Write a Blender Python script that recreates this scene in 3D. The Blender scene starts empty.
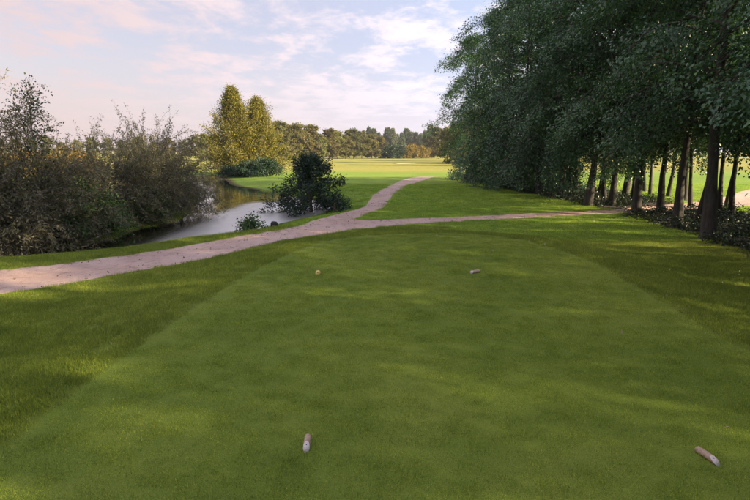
import bpy, math, random
import numpy as np
from mathutils import Vector, geometry
R = math.radians
sc = bpy.context.scene

# ------------------------------------------------------------------ camera, sky, sun, exposure
CAM_H = 2.2
F_PX = 500.0
PITCH = math.atan(98 / F_PX)
cd = bpy.data.cameras.new('camera'); cam = bpy.data.objects.new('camera', cd); sc.collection.objects.link(cam)
cam.location = (0, 0, CAM_H); cam.rotation_euler = (math.pi / 2 - PITCH, 0, 0)
cd.sensor_width = 36; cd.lens = 24; cd.clip_start = .05; cd.clip_end = 8000
sc.camera = cam

SUN_AZ, SUN_EL = R(106), R(20)          # azimuth clockwise from the view direction (+Y)
world = bpy.data.worlds.new('World'); sc.world = world; world.use_nodes = True
SKY_STRENGTH = 0.085
CLOUD_STRENGTH = 1.0


def build_world():
    nt = world.node_tree; nt.nodes.clear(); N = nt.nodes.new; L = nt.links.new
    out = N('ShaderNodeOutputWorld'); bg = N('ShaderNodeBackground'); bg.inputs[1].default_value = SKY_STRENGTH
    sky = N('ShaderNodeTexSky'); sky.sky_type = 'NISHITA'; sky.sun_disc = False
    sky.sun_elevation = SUN_EL; sky.sun_rotation = SUN_AZ
    sky.air_density = 1.0; sky.dust_density = 2.0; sky.ozone_density = 1.5
    tc = N('ShaderNodeTexCoord')
    sep = N('ShaderNodeSeparateXYZ'); L(tc.outputs['Generated'], sep.inputs[0])

    def m(op, a, b=None, clamp=False):
        n = N('ShaderNodeMath'); n.operation = op; n.use_clamp = clamp
        for i, v in enumerate((a, b)):
            if v is None: continue
            if isinstance(v, (int, float)): n.inputs[i].default_value = v
            else: L(v, n.inputs[i])
        return n.outputs[0]
    # cloud sheet: direction projected on a plane overhead
    zz = m('ADD', m('MAXIMUM', sep.outputs[2], 0.0), 0.10)
    cx = m('DIVIDE', sep.outputs[0], zz); cy = m('DIVIDE', sep.outputs[1], zz)
    comb = N('ShaderNodeCombineXYZ'); L(cx, comb.inputs[0]); L(m('MULTIPLY', cy, 0.75), comb.inputs[1])
    def noise(scale, detail, rough, dist, off):
        mp = N('ShaderNodeMapping'); mp.inputs['Location'].default_value = off
        L(comb.outputs[0], mp.inputs[0])
        n = N('ShaderNodeTexNoise'); n.inputs['Scale'].default_value = scale; n.inputs['Detail'].default_value = detail
        n.inputs['Roughness'].default_value = rough; n.inputs['Distortion'].default_value = dist
        L(mp.outputs[0], n.inputs['Vector']); return n.outputs['Fac']
    big = noise(0.42, 3, .5, .3, (1.1, 2.9, 0)); fine = noise(3.1, 10, .66, .25, (0.4, 5.2, 1))
    dens = m('ADD', m('MULTIPLY', big, 0.52), m('MULTIPLY', fine, 0.60))
    mr = N('ShaderNodeMapRange'); mr.interpolation_type = 'SMOOTHSTEP'
    mr.inputs[1].default_value = 0.495; mr.inputs[2].default_value = 0.635; L(dens, mr.inputs[0])
    # clouds thin out into haze by the horizon
    hz = N('ShaderNodeMapRange'); hz.interpolation_type = 'SMOOTHSTEP'; hz.inputs[1].default_value = 0.0; hz.inputs[2].default_value = 0.16
    L(sep.outputs[2], hz.inputs[0])
    mask = m('MULTIPLY', m('MULTIPLY', mr.outputs[0], 0.95), m('ADD', m('MULTIPLY', hz.outputs[0], .8), .2))
    # sky tone: lavender blue, pinker away from the sun and low down (evening haze)
    sx, sy = math.sin(SUN_AZ), math.cos(SUN_AZ)
    anti = m('ADD', m('MULTIPLY', sep.outputs[0], -sx), m('MULTIPLY', sep.outputs[1], -sy))
    am = N('ShaderNodeMapRange'); am.interpolation_type = 'SMOOTHSTEP'; am.inputs[1].default_value = -0.35; am.inputs[2].default_value = 0.95; L(anti, am.inputs[0])
    pal = N('ShaderNodeMix'); pal.data_type = 'RGBA'
    pal.inputs['A'].default_value = (2.2, 2.45, 3.4, 1); pal.inputs['B'].default_value = (1.95, 1.5, 1.5, 1); L(am.outputs[0], pal.inputs['Factor'])
    veil = N('ShaderNodeMix'); veil.data_type = 'RGBA'; veil.inputs['Factor'].default_value = 0.72
    L(sky.outputs[0], veil.inputs['A']); L(pal.outputs['Result'], veil.inputs['B'])
    ccol = N('ShaderNodeMix'); ccol.data_type = 'RGBA'
    ccol.inputs['A'].default_value = (4.2, 3.95, 4.35, 1); ccol.inputs['B'].default_value = (2.55, 2.0, 2.0, 1); L(am.outputs[0], ccol.inputs['Factor'])
    hzc = N('ShaderNodeMix'); hzc.data_type = 'RGBA'      # pale band above the horizon
    hb = N('ShaderNodeMapRange'); hb.interpolation_type = 'SMOOTHSTEP'; hb.inputs[1].default_value = 0.22; hb.inputs[2].default_value = -0.02; hb.inputs[3].default_value = 0; hb.inputs[4].default_value = .75
    L(sep.outputs[2], hb.inputs[0]); L(hb.outputs[0], hzc.inputs['Factor'])
    hcol = N('ShaderNodeMix'); hcol.data_type = 'RGBA'
    hcol.inputs['A'].default_value = (3.5, 3.25, 3.85, 1); hcol.inputs['B'].default_value = (2.45, 1.9, 1.88, 1); L(am.outputs[0], hcol.inputs['Factor'])
    L(veil.outputs['Result'], hzc.inputs['A']); L(hcol.outputs['Result'], hzc.inputs['B'])
    fin = N('ShaderNodeMix'); fin.data_type = 'RGBA'
    L(mask, fin.inputs['Factor']); L(hzc.outputs['Result'], fin.inputs['A']); L(ccol.outputs['Result'], fin.inputs['B'])
    L(fin.outputs['Result'], bg.inputs[0]); L(bg.outputs[0], out.inputs[0])


build_world()
sd = bpy.data.lights.new('sun', 'SUN'); sun = bpy.data.objects.new('sun', sd); sc.collection.objects.link(sun)
sd.energy = 4.2; sd.angle = R(0.9); sd.color = (1.0, 0.80, 0.50)
S = Vector((math.sin(SUN_AZ) * math.cos(SUN_EL), math.cos(SUN_AZ) * math.cos(SUN_EL), math.sin(SUN_EL)))
sun.rotation_euler = S.to_track_quat('Z', 'Y').to_euler(); sun.location = (60, -20, 40)
vs = sc.view_settings
vs.view_transform = 'Standard'; vs.look = 'None'; vs.gamma = 1; vs.use_curve_mapping = False
vs.exposure = 1.95
try:
    sc.cycles.max_bounces = 4; sc.cycles.caustics_reflective = False; sc.cycles.caustics_refractive = False; sc.cycles.transparent_max_bounces = 4; sc.cycles.diffuse_bounces = 2; sc.cycles.transmission_bounces = 3; sc.cycles.glossy_bounces = 2
except Exception:
    pass

# ------------------------------------------------------------------ helpers
rng = np.random.default_rng(11)
random.seed(5)
COL = sc.collection


def mesh_from(name, V, Fc, mats=(), smooth=False, uvrnd=None):
    """V (n,3); Fc (m,3) or (m,4) int array, or list of such arrays"""
    me = bpy.data.meshes.new(name)
    V = np.asarray(V, dtype=np.float32)
    fl = Fc if isinstance(Fc, list) else [Fc]
    fl = [np.asarray(f, dtype=np.int32) for f in fl if len(f)]
    loops = np.concatenate([f.ravel() for f in fl]); sizes = np.concatenate([np.full(len(f), f.shape[1], np.int32) for f in fl])
    starts = np.concatenate([[0], np.cumsum(sizes)[:-1]]).astype(np.int32)
    me.vertices.add(len(V)); me.vertices.foreach_set('co', V.ravel())
    me.loops.add(len(loops)); me.loops.foreach_set('vertex_index', loops)
    me.polygons.add(len(sizes)); me.polygons.foreach_set('loop_start', starts); me.polygons.foreach_set('loop_total', sizes)
    if smooth: me.polygons.foreach_set('use_smooth', np.ones(len(sizes), bool))
    me.update(calc_edges=True)
    if uvrnd is not None:
        a = me.attributes.new('rnd', 'FLOAT', 'FACE'); a.data.foreach_set('value', np.asarray(uvrnd, np.float32))
    for m_ in mats: me.materials.append(m_)
    return me


def link(name, me, parent=None):
    o = bpy.data.objects.new(name, me); COL.objects.link(o)
    if parent is not None: o.parent = parent
    return o


def tag(o, label=None, cat=None, group=None, kind=None):
    if label: o['label'] = label
    if cat: o['category'] = cat
    if group: o['group'] = group
    if kind: o['kind'] = kind
    return o


def empty(name, loc, rz=0, s=1.0):
    o = bpy.data.objects.new(name, None); COL.objects.link(o)
    o.location = loc; o.rotation_euler = (0, 0, rz); o.scale = (s, s, s); o.empty_display_size = .3
    return o


def at(px, py, z=0.0):
    """ground point at height z that the photograph shows at pixel (px, py)"""
    u = (px - 375) / F_PX; v = (py - 250) / F_PX
    t = (CAM_H - z) / (math.sin(PITCH) + v * math.cos(PITCH))
    return np.array([u * t, (math.cos(PITCH) - v * math.sin(PITCH)) * t])


def spline(P, n=6, closed=False):
    P = np.asarray(P, float); m = len(P); out = []
    rngi = range(m) if closed else range(m - 1)
    for i in rngi:
        if closed: a, b, c, d = P[(i - 1) % m], P[i], P[(i + 1) % m], P[(i + 2) % m]
        else: a, b, c, d = P[max(i - 1, 0)], P[i], P[i + 1], P[min(i + 2, m - 1)]
        for k in range(n):
            t = k / n
            out.append(.5 * ((2 * b) + (-a + c) * t + (2 * a - 5 * b + 4 * c - d) * t * t + (-a + 3 * b - 3 * c + d) * t ** 3))
    if not closed: out.append(P[-1])
    return np.array(out)


def inside(poly, X, Y):
    res = np.zeros(X.shape, bool); n = len(poly); j = n - 1
    for i in range(n):
        xi, yi = poly[i]; xj, yj = poly[j]
        if yi != yj:
            c = ((yi > Y) != (yj > Y)) & (X < (xj - xi) * (Y - yi) / (yj - yi) + xi)
            res ^= c
        j = i
    return res


def sdf(poly, X, Y):
    """signed distance, negative inside"""
    d = np.full(X.shape, 1e9); n = len(poly)
    for i in range(n):
        a = poly[i]; b = poly[(i + 1) % n]; e = b - a; L2 = e @ e
        if L2 < 1e-12: continue
        t = np.clip(((X - a[0]) * e[0] + (Y - a[1]) * e[1]) / L2, 0, 1)
        d = np.minimum(d, (X - a[0] - t * e[0]) ** 2 + (Y - a[1] - t * e[1]) ** 2)
    d = np.sqrt(d)
    return np.where(inside(poly, X, Y), -d, d)


def sstep(a, b, x):
    t = np.clip((x - a) / (b - a), 0, 1); return t * t * (3 - 2 * t)


# ------------------------------------------------------------------ materials
def nodes(name):
    m = bpy.data.materials.new(name); m.use_nodes = True; nt = m.node_tree; nt.nodes.clear()
    out = nt.nodes.new('ShaderNodeOutputMaterial')
    return m, nt, nt.nodes.new, nt.links.new, out


def ramp(N, stops):
    r = N('ShaderNodeValToRGB'); e = r.color_ramp.elements
    while len(e) < len(stops): e.new(.5)
    for i, (p, c) in enumerate(stops): e[i].position = p; e[i].color = (*c, 1)
    return r


def wnoise(N, L, scale, detail=4, rough=.55, vec=None, dist=0.0):
    n = N('ShaderNodeTexNoise'); n.inputs['Scale'].default_value = scale; n.inputs['Detail'].default_value = detail
    n.inputs['Roughness'].default_value = rough; n.inputs['Distortion'].default_value = dist
    if vec is None:
        g = N('ShaderNodeNewGeometry'); vec = g.outputs['Position']
    L(vec, n.inputs['Vector']); return n.outputs['Fac']


def mixc(N, L, f, a, b, blend='MIX'):
    n = N('ShaderNodeMix'); n.data_type = 'RGBA'; n.blend_type = blend
    for k, v in (('Factor', f), ('A', a), ('B', b)):
        if isinstance(v, (int, float)): n.inputs[k].default_value = v
        elif isinstance(v, tuple): n.inputs[k].default_value = (*v, 1)
        else: L(v, n.inputs[k])
    return n.outputs['Result']


def turf_color(N, L, cols, big=.35, mid=2.2, fine=28.):
    """cols = dark, mid, light turf colours blended by world-space noise (same on ground and blades)"""
    a = wnoise(N, L, big, 3); b = wnoise(N, L, mid, 5, .6); c = wnoise(N, L, fine, 3, .7)
    add = N('ShaderNodeMath'); add.operation = 'MULTIPLY_ADD'; L(a, add.inputs[0]); add.inputs[1].default_value = .55; add.inputs[2].default_value = -.05
    add2 = N('ShaderNodeMath'); add2.operation = 'MULTIPLY_ADD'; L(b, add2.inputs[0]); add2.inputs[1].default_value = .22; L(add.outputs[0], add2.inputs[2])
    add3 = N('ShaderNodeMath'); add3.operation = 'MULTIPLY_ADD'; L(c, add3.inputs[0]); add3.inputs[1].default_value = .38; L(add2.outputs[0], add3.inputs[2])
    r = ramp(N, [(.36, cols[0]), (.52, cols[1]), (.70, cols[2])]); L(add3.outputs[0], r.inputs[0])
    return r.outputs[0]


TEE_C = [(.190, .285, .042), (.275, .375, .060), (.385, .455, .085)]
ROUGH_C = [(.170, .240, .036), (.245, .325, .052), (.345, .405, .082)]
FIELD_C = [(.140, .235, .036), (.195, .295, .046), (.255, .335, .062)]
FAIR_C = [(.190, .215, .045), (.290, .285, .070), (.390, .345, .105)]


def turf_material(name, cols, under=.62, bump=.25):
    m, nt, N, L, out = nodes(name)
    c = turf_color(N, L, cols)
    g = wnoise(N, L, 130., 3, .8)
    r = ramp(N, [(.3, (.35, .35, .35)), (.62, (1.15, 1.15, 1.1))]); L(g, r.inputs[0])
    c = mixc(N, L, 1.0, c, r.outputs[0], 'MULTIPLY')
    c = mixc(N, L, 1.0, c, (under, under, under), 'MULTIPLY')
    p = N('ShaderNodeBsdfPrincipled'); L(c, p.inputs['Base Color']); p.inputs['Roughness'].default_value = .9; p.inputs['Specular IOR Level'].default_value = .1
    b = N('ShaderNodeBump'); b.inputs['Strength'].default_value = bump; b.inputs['Distance'].default_value = .03
    L(wnoise(N, L, 45., 5, .75), b.inputs['Height']); L(b.outputs[0], p.inputs['Normal'])
    L(p.outputs[0], out.inputs[0]); return m


def field_material(name):
    """lawn seen from near to far: turf with mown tone, worn spots, coarse relief"""
    m, nt, N, L, out = nodes(name)
    near = turf_color(N, L, ROUGH_C); far = turf_color(N, L, FIELD_C, .03, .22, 3.)
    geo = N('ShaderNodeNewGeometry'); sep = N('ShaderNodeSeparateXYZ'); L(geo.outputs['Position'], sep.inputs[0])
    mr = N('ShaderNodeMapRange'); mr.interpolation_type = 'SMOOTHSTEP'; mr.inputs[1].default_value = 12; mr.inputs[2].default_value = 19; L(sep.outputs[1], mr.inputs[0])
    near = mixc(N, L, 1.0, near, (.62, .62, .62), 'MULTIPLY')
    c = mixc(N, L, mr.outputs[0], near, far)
    dry = turf_color(N, L, FAIR_C, .02, .12, 1.5)         # drier, yellower fairway beyond the path, sunlit brightness raised in the colour
    md = N('ShaderNodeMapRange'); md.interpolation_type = 'SMOOTHSTEP'; md.inputs[1].default_value = 66; md.inputs[2].default_value = 84; L(sep.outputs[1], md.inputs[0])
    c = mixc(N, L, md.outputs[0], c, dry)
    g = wnoise(N, L, 90., 4, .8)
    r = ramp(N, [(.3, (.5, .5, .45)), (.62, (1.1, 1.1, 1.05))]); L(g, r.inputs[0])
    c = mixc(N, L, .8, c, r.outputs[0], 'MULTIPLY')
    # bare earth only below the water line / steep banks
    mz = N('ShaderNodeMapRange'); mz.inputs[1].default_value = -.75; mz.inputs[2].default_value = -.79; L(sep.outputs[2], mz.inputs[0])
    c = mixc(N, L, mz.outputs[0], c, (.07, .055, .03))
    p = N('ShaderNodeBsdfPrincipled'); L(c, p.inputs['Base Color']); p.inputs['Roughness'].default_value = .95; p.inputs['Specular IOR Level'].default_value = .1
    b = N('ShaderNodeBump'); b.inputs['Strength'].default_value = .4; b.inputs['Distance'].default_value = .05
    L(wnoise(N, L, 22., 6, .75), b.inputs['Height']); L(b.outputs[0], p.inputs['Normal'])
    L(p.outputs[0], out.inputs[0]); return m


def blade_material(name, cols):
    m, nt, N, L, out = nodes(name)
    c = turf_color(N, L, cols)
    at_ = N('ShaderNodeAttribute'); at_.attribute_name = 'rnd'
    r = ramp(N, [(0, (.42, .52, .5)), (.5, (1, 1, 1)), (.88, (1.35, 1.25, 1.05)), (1, (2.3, 1.75, 2.0))]); L(at_.outputs['Fac'], r.inputs[0])
    c = mixc(N, L, 1.0, c, r.outputs[0], 'MULTIPLY')
    oi = N('ShaderNodeObjectInfo'); rr = ramp(N, [(0, (.66, .70, .66)), (.5, (1, 1, 1)), (1, (1.32, 1.25, 1.15))]); L(oi.outputs['Random'], rr.inputs[0])
    c = mixc(N, L, 1.0, c, rr.outputs[0], 'MULTIPLY')
    d = N('ShaderNodeBsdfPrincipled'); L(c, d.inputs['Base Color']); d.inputs['Roughness'].default_value = .55; d.inputs['Specular IOR Level'].default_value = .25
    t = N('ShaderNodeBsdfTranslucent'); L(c, t.inputs[0])
    mx = N('ShaderNodeMixShader'); mx.inputs[0].default_value = .35; L(d.outputs[0], mx.inputs[1]); L(t.outputs[0], mx.inputs[2])
    L(mx.outputs[0], out.inputs[0]); return m


def leaf_material(name, dark, mid, light, gloss=.45, transl=.3, objvar=.0, spec=.4, tint=None):
    m, nt, N, L, out = nodes(name)
    at_ = N('ShaderNodeAttribute'); at_.attribute_name = 'rnd'
    r = ramp(N, [(0, dark), (.5, mid), (1, light)]); L(at_.outputs['Fac'], r.inputs[0]); c = r.outputs[0]
    if objvar:
        oi = N('ShaderNodeObjectInfo'); h = N('ShaderNodeHueSaturation')
        mr = N('ShaderNodeMapRange'); mr.inputs[3].default_value = .5 - .05 * objvar; mr.inputs[4].default_value = .5 + .03 * objvar
        L(oi.outputs['Random'], mr.inputs[0]); L(mr.outputs[0], h.inputs['Hue'])
        wn = N('ShaderNodeTexWhiteNoise'); wn.noise_dimensions = '1D'; L(oi.outputs['Random'], wn.inputs['W'])
        mv = N('ShaderNodeMapRange'); mv.inputs[3].default_value = 1 - .4 * objvar; mv.inputs[4].default_value = 1 + .35 * objvar
        L(wn.outputs['Value'], mv.inputs[0]); L(mv.outputs[0], h.inputs['Value'])
        L(c, h.inputs['Color']); c = h.outputs[0]
    d = N('ShaderNodeBsdfPrincipled'); L(c, d.inputs['Base Color']); d.inputs['Roughness'].default_value = gloss; d.inputs['Specular IOR Level'].default_value = spec
    t = N('ShaderNodeBsdfTranslucent'); L(mixc(N, L, 1.0, c, (1.2, 1.25, .7), 'MULTIPLY'), t.inputs[0])
    mx = N('ShaderNodeMixShader'); mx.inputs[0].default_value = transl; L(d.outputs[0], mx.inputs[1]); L(t.outputs[0], mx.inputs[2])
    L(mx.outputs[0], out.inputs[0]); return m


def bark_material(name, a, b, scale=9.):
    m, nt, N, L, out = nodes(name)
    tc = N('ShaderNodeTexCoord'); mp = N('ShaderNodeMapping'); mp.inputs['Scale'].default_value = (1, 1, .25); L(tc.outputs['Object'], mp.inputs[0])
    f = wnoise(N, L, scale, 6, .7, mp.outputs[0], .4)
    r = ramp(N, [(.32, a), (.68, b)]); L(f, r.inputs[0])
    p = N('ShaderNodeBsdfPrincipled'); L(r.outputs[0], p.inputs['Base Color']); p.inputs['Roughness'].default_value = .9
    bm = N('ShaderNodeBump'); bm.inputs['Strength'].default_value = .7; bm.inputs['Distance'].default_value = .03; L(wnoise(N, L, scale * 2.2, 6, .7, mp.outputs[0]), bm.inputs['Height'])
    L(bm.outputs[0], p.inputs['Normal']); L(p.outputs[0], out.inputs[0]); return m


def path_material():
    m, nt, N, L, out = nodes('pink_gravel')
    g1 = wnoise(N, L, .55, 4); g2 = wnoise(N, L, 70., 4, .8); g3 = wnoise(N, L, 4.5, 7, .8)
    r = ramp(N, [(.35, (.47, .325, .275)), (.65, (.60, .44, .39))]); L(g1, r.inputs[0])
    r2 = ramp(N, [(.35, (.62, .6, .6)), (.6, (1.08, 1.08, 1.08))]); L(g2, r2.inputs[0])
    r3 = ramp(N, [(.34, (.42, .38, .36)), (.50, (1, 1, 1))]); L(g3, r3.inputs[0])
    c = mixc(N, L, .8, r.outputs[0], r2.outputs[0], 'MULTIPLY'); c = mixc(N, L, .7, c, r3.outputs[0], 'MULTIPLY')
    p = N('ShaderNodeBsdfPrincipled'); L(c, p.inputs['Base Color']); p.inputs['Roughness'].default_value = .9
    b = N('ShaderNodeBump'); b.inputs['Strength'].default_value = .6; b.inputs['Distance'].default_value = .02; L(wnoise(N, L, 40., 6, .8), b.inputs['Height'])
    L(b.outputs[0], p.inputs['Normal']); L(p.outputs[0], out.inputs[0]); return m


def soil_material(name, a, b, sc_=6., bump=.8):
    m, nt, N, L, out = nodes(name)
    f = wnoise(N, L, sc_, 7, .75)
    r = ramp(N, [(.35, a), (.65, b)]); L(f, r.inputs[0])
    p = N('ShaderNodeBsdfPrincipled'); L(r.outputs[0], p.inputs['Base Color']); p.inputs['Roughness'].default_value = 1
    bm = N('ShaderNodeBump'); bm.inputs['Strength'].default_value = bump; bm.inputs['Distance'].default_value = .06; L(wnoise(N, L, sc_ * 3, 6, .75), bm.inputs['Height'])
    L(bm.outputs[0], p.inputs['Normal']); L(p.outputs[0], out.inputs[0]); return m


def water_material():
    m, nt, N, L, out = nodes('pond_water')
    p = N('ShaderNodeBsdfPrincipled'); p.inputs['Base Color'].default_value = (.022, .020, .010, 1); p.inputs['Roughness'].default_value = .03; p.inputs['IOR'].default_value = 1.33
    g = N('ShaderNodeNewGeometry'); mp = N('ShaderNodeMapping'); mp.inputs['Scale'].default_value = (1, .45, 1); L(g.outputs['Position'], mp.inputs[0])
    b = N('ShaderNodeBump'); b.inputs['Distance'].default_value = .05; b.inputs['Strength'].default_value = .05
    L(wnoise(N, L, 6., 4, .6, mp.outputs[0], .3), b.inputs['Height']); L(b.outputs[0], p.inputs['Normal'])
    # fine wind ruffle over the open middle, mirror calm in the lee of the banks
    sp = N('ShaderNodeSeparateXYZ'); L(g.outputs['Position'], sp.inputs[0])
    wob = N('ShaderNodeMath'); wob.operation = 'MULTIPLY_ADD'; L(wnoise(N, L, .35, 3), wob.inputs[0]); wob.inputs[1].default_value = 5.0; L(sp.outputs[1], wob.inputs[2])
    ry = N('ShaderNodeMapRange'); ry.interpolation_type = 'SMOOTHSTEP'; ry.inputs[1].default_value = 35.5; ry.inputs[2].default_value = 32; L(wob.outputs[0], ry.inputs[0])
    rx = N('ShaderNodeMapRange'); rx.interpolation_type = 'SMOOTHSTEP'; rx.inputs[1].default_value = -8.6; rx.inputs[2].default_value = -7.0; L(sp.outputs[0], rx.inputs[0])
    rm = N('ShaderNodeMath'); rm.operation = 'MULTIPLY'; L(ry.outputs[0], rm.inputs[0]); L(rx.outputs[0], rm.inputs[1])
    ro = N('ShaderNodeMath'); ro.operation = 'MULTIPLY_ADD'; L(rm.outputs[0], ro.inputs[0]); ro.inputs[1].default_value = .33; ro.inputs[2].default_value = .04
    L(ro.outputs[0], p.inputs['Roughness'])
    gl = N('ShaderNodeBsdfGlossy'); gl.inputs['Color'].default_value = (.92, .92, .92, 1); L(ro.outputs[0], gl.inputs['Roughness']); L(b.outputs[0], gl.inputs['Normal'])
    mx = N('ShaderNodeMixShader'); mx.inputs[0].default_value = .75; L(p.outputs[0], mx.inputs[1]); L(gl.outputs[0], mx.inputs[2])
    L(mx.outputs[0], out.inputs[0]); return m


def plain(name, a, b, scale=30., rough=.7, bump=.3):
    m, nt, N, L, out = nodes(name)
    tc = N('ShaderNodeTexCoord')
    f = wnoise(N, L, scale, 5, .65, tc.outputs['Object'])
    r = ramp(N, [(.35, a), (.65, b)]); L(f, r.inputs[0])
    p = N('ShaderNodeBsdfPrincipled'); L(r.outputs[0], p.inputs['Base Color']); p.inputs['Roughness'].default_value = rough
    bm = N('ShaderNodeBump'); bm.inputs['Strength'].default_value = bump; bm.inputs['Distance'].default_value = .01; L(f, bm.inputs['Height'])
    L(bm.outputs[0], p.inputs['Normal']); L(p.outputs[0], out.inputs[0]); return m


M = dict(
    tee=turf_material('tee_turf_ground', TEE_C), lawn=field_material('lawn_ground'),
    tee_blade=blade_material('tee_blade', TEE_C), rough_blade=blade_material('rough_blade', ROUGH_C), field_blade=blade_material('field_blade', [tuple(v * 1.5 for v in c) for c in FIELD_C]),
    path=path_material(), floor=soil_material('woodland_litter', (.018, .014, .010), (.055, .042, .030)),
    water=water_material(), sand=soil_material('bunker_sand', (.45, .40, .33), (.58, .52, .45), 3., .2),
    alder=leaf_material('alder_leaf', (.028, .070, .036), (.064, .148, .076), (.118, .225, .120), .34, .25, .3, .55),
    willow=leaf_material('willow_leaf', (.080, .078, .042), (.155, .145, .085), (.26, .23, .145), .5, .3, .3),
    bramble=leaf_material('bramble_leaf', (.030, .065, .018), (.055, .115, .028), (.10, .18, .04), .45, .3),
    cypress=leaf_material('golden_conifer_leaf', (.045, .050, .010), (.150, .138, .018), (.27, .222, .030), .7, .15, .15),
    yew=leaf_material('dark_conifer_leaf', (.014, .030, .018), (.025, .055, .030), (.05, .09, .045), .5, .15),
    far=leaf_material('far_broad_leaf', (.070, .078, .018), (.125, .130, .030), (.19, .170, .045), .7, .3, .9),
    pine=leaf_material('far_conifer_leaf', (.05, .075, .045), (.085, .115, .068), (.13, .155, .085), .7, .2, .8),
    gold=leaf_material('golden_shrub_leaf', (.13, .10, .02), (.21, .155, .03), (.30, .21, .05), .7, .3, .5),
    ivy=leaf_material('ivy_leaf', (.016, .030, .016), (.030, .052, .026), (.055, .085, .045), .4, .15, 0, .5),
    reed=leaf_material('dry_reed', (.16, .13, .10), (.26, .22, .17), (.36, .31, .26), .7, .2),
    brown=leaf_material('brown_litter', (.06, .04, .025), (.12, .08, .05), (.22, .15, .09), .8, .1),
    fallen=leaf_material('fallen_leaf', (.25, .20, .10), (.38, .33, .22), (.5, .47, .38), .6, .1),
    bark=bark_material('alder_bark', (.016, .014, .012), (.075, .068, .060)),
    bark2=bark_material('willow_bark', (.045, .036, .026), (.12, .10, .075)),
    wood=plain('weathered_split_wood', (.30, .20, .14), (.50, .37, .29), 40.), woodend=plain('pale_painted_wood_end', (.56, .50, .50), (.74, .68, .70), 60.),
    yellow=plain('yellow_painted_wood', (.60, .45, .12), (.72, .56, .18), 40.), dark=plain('dark_hole', (.015, .012, .01), (.03, .025, .02)),
    stump=plain('wet_dark_stump', (.012, .010, .012), (.035, .028, .028), 18., .8), stake=plain('red_brown_stake', (.10, .045, .03), (.17, .08, .055), 30.),
)

# ------------------------------------------------------------------ ground plan
WATER_Z = -.80
PATH_Z = -.33
# pond shore, near bank first, then right tip, far bank, left bank
pond_px = [(-70, 268), (-30, 264), (10, 259), (45, 257), (80, 254), (115, 250), (150, 244), (185, 240), (220, 236), (252, 230.5), (276, 224.5), (300, 219), (322, 213.5), (333, 208.5),
           (330, 203.5), (315, 200), (298, 198), (275, 193), (252, 189), (232, 185), (227, 181), (221, 178), (208, 175.5), (196, 175), (190, 178)]
pond = [at(a, b, WATER_Z) for a, b in pond_px]
left_bank = [(198, 190), (197, 203), (185, 217), (165, 224), (140, 229), (112, 240), (85, 246), (55, 249), (22, 251), (-20, 254), (-60, 258)]
pond += [at(a, b, WATER_Z) for a, b in left_bank]
POND = spline(pond, 5, True)
low = [(-90, 317), (-45, 306), (0, 296), (60, 286.5), (120, 275.5), (180, 265), (240, 254), (300, 241.5), (344, 232.3), (368, 229), (416, 224.6), (464, 222), (500, 220), (560, 217), (620, 214), (680, 211), (720, 208.5), (765, 206), (850, 201)]
up2 = [(850, 176), (765, 187), (720, 198), (680, 204.5), (620, 209.5), (560, 212.7), (500, 215.4), (464, 217.2), (416, 219), (368, 220.8), (354, 219.6)]
right3 = [(354, 219.6), (368, 214.5), (385, 207), (389.5, 199.6), (399, 190.5), (414, 183.2), (428, 178.5), (445, 174.6)]
left3 = [(436, 173.6), (424, 175.7), (404, 179.3), (387, 187.6), (371, 196.5), (363, 205), (344, 211), (320, 217.8), (300, 226.5), (240, 237), (180, 248), (120, 257), (60, 265), (0, 271), (-45, 275), (-90, 279)]
W_ = lambda l, z=PATH_Z: [at(a, b, z) for a, b in l]
PATH = np.concatenate([spline(W_(low), 5), spline(W_(up2), 5)[:-1], spline(W_(right3), 5), spline(W_(left3), 5)])
PATH = PATH + rng.normal(0, .012, PATH.shape) * np.clip(np.linalg.norm(PATH, axis=1, keepdims=True) / 12, .5, 3)
tee_px = [(0, 452), (60, 404), (120, 360), (180, 318), (230, 285), (270, 263), (310, 246), (345, 238), (400, 234), (455, 233.5), (510, 238), (555, 249), (597, 264), (645, 292), (700, 324), (750, 352)]
tee = [at(a, b, 0) for a, b in tee_px] + [np.array([4.6, 3.4]), np.array([4.4, -1.0]), np.array([3.2, -3.5]), np.array([0, -4.3]), np.array([-2.2, -3.2]), np.array([-2.9, -.8]), np.array([-2.9, 1.2])]
TEE = spline(tee, 5, True)
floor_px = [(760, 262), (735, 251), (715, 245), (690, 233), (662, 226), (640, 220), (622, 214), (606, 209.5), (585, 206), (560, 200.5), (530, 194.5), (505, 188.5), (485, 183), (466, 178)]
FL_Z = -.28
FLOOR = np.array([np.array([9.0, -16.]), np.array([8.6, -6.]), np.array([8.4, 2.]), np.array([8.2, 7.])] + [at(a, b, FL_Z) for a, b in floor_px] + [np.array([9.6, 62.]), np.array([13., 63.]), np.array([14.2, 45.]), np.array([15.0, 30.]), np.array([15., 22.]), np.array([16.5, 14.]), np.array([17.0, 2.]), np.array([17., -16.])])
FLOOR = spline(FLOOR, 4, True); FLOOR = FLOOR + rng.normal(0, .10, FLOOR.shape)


def vnoise(x, y, s, seed=0):
    return (np.sin(x * s + 1.3 * seed) * np.cos(y * s * 1.13 - .7 * seed) + .5 * np.sin(x * s * 2.1 + y * s * 1.7 + seed) + .3 * np.cos(y * s * 3.3 - x * s * 2.6)) / 1.8


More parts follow.
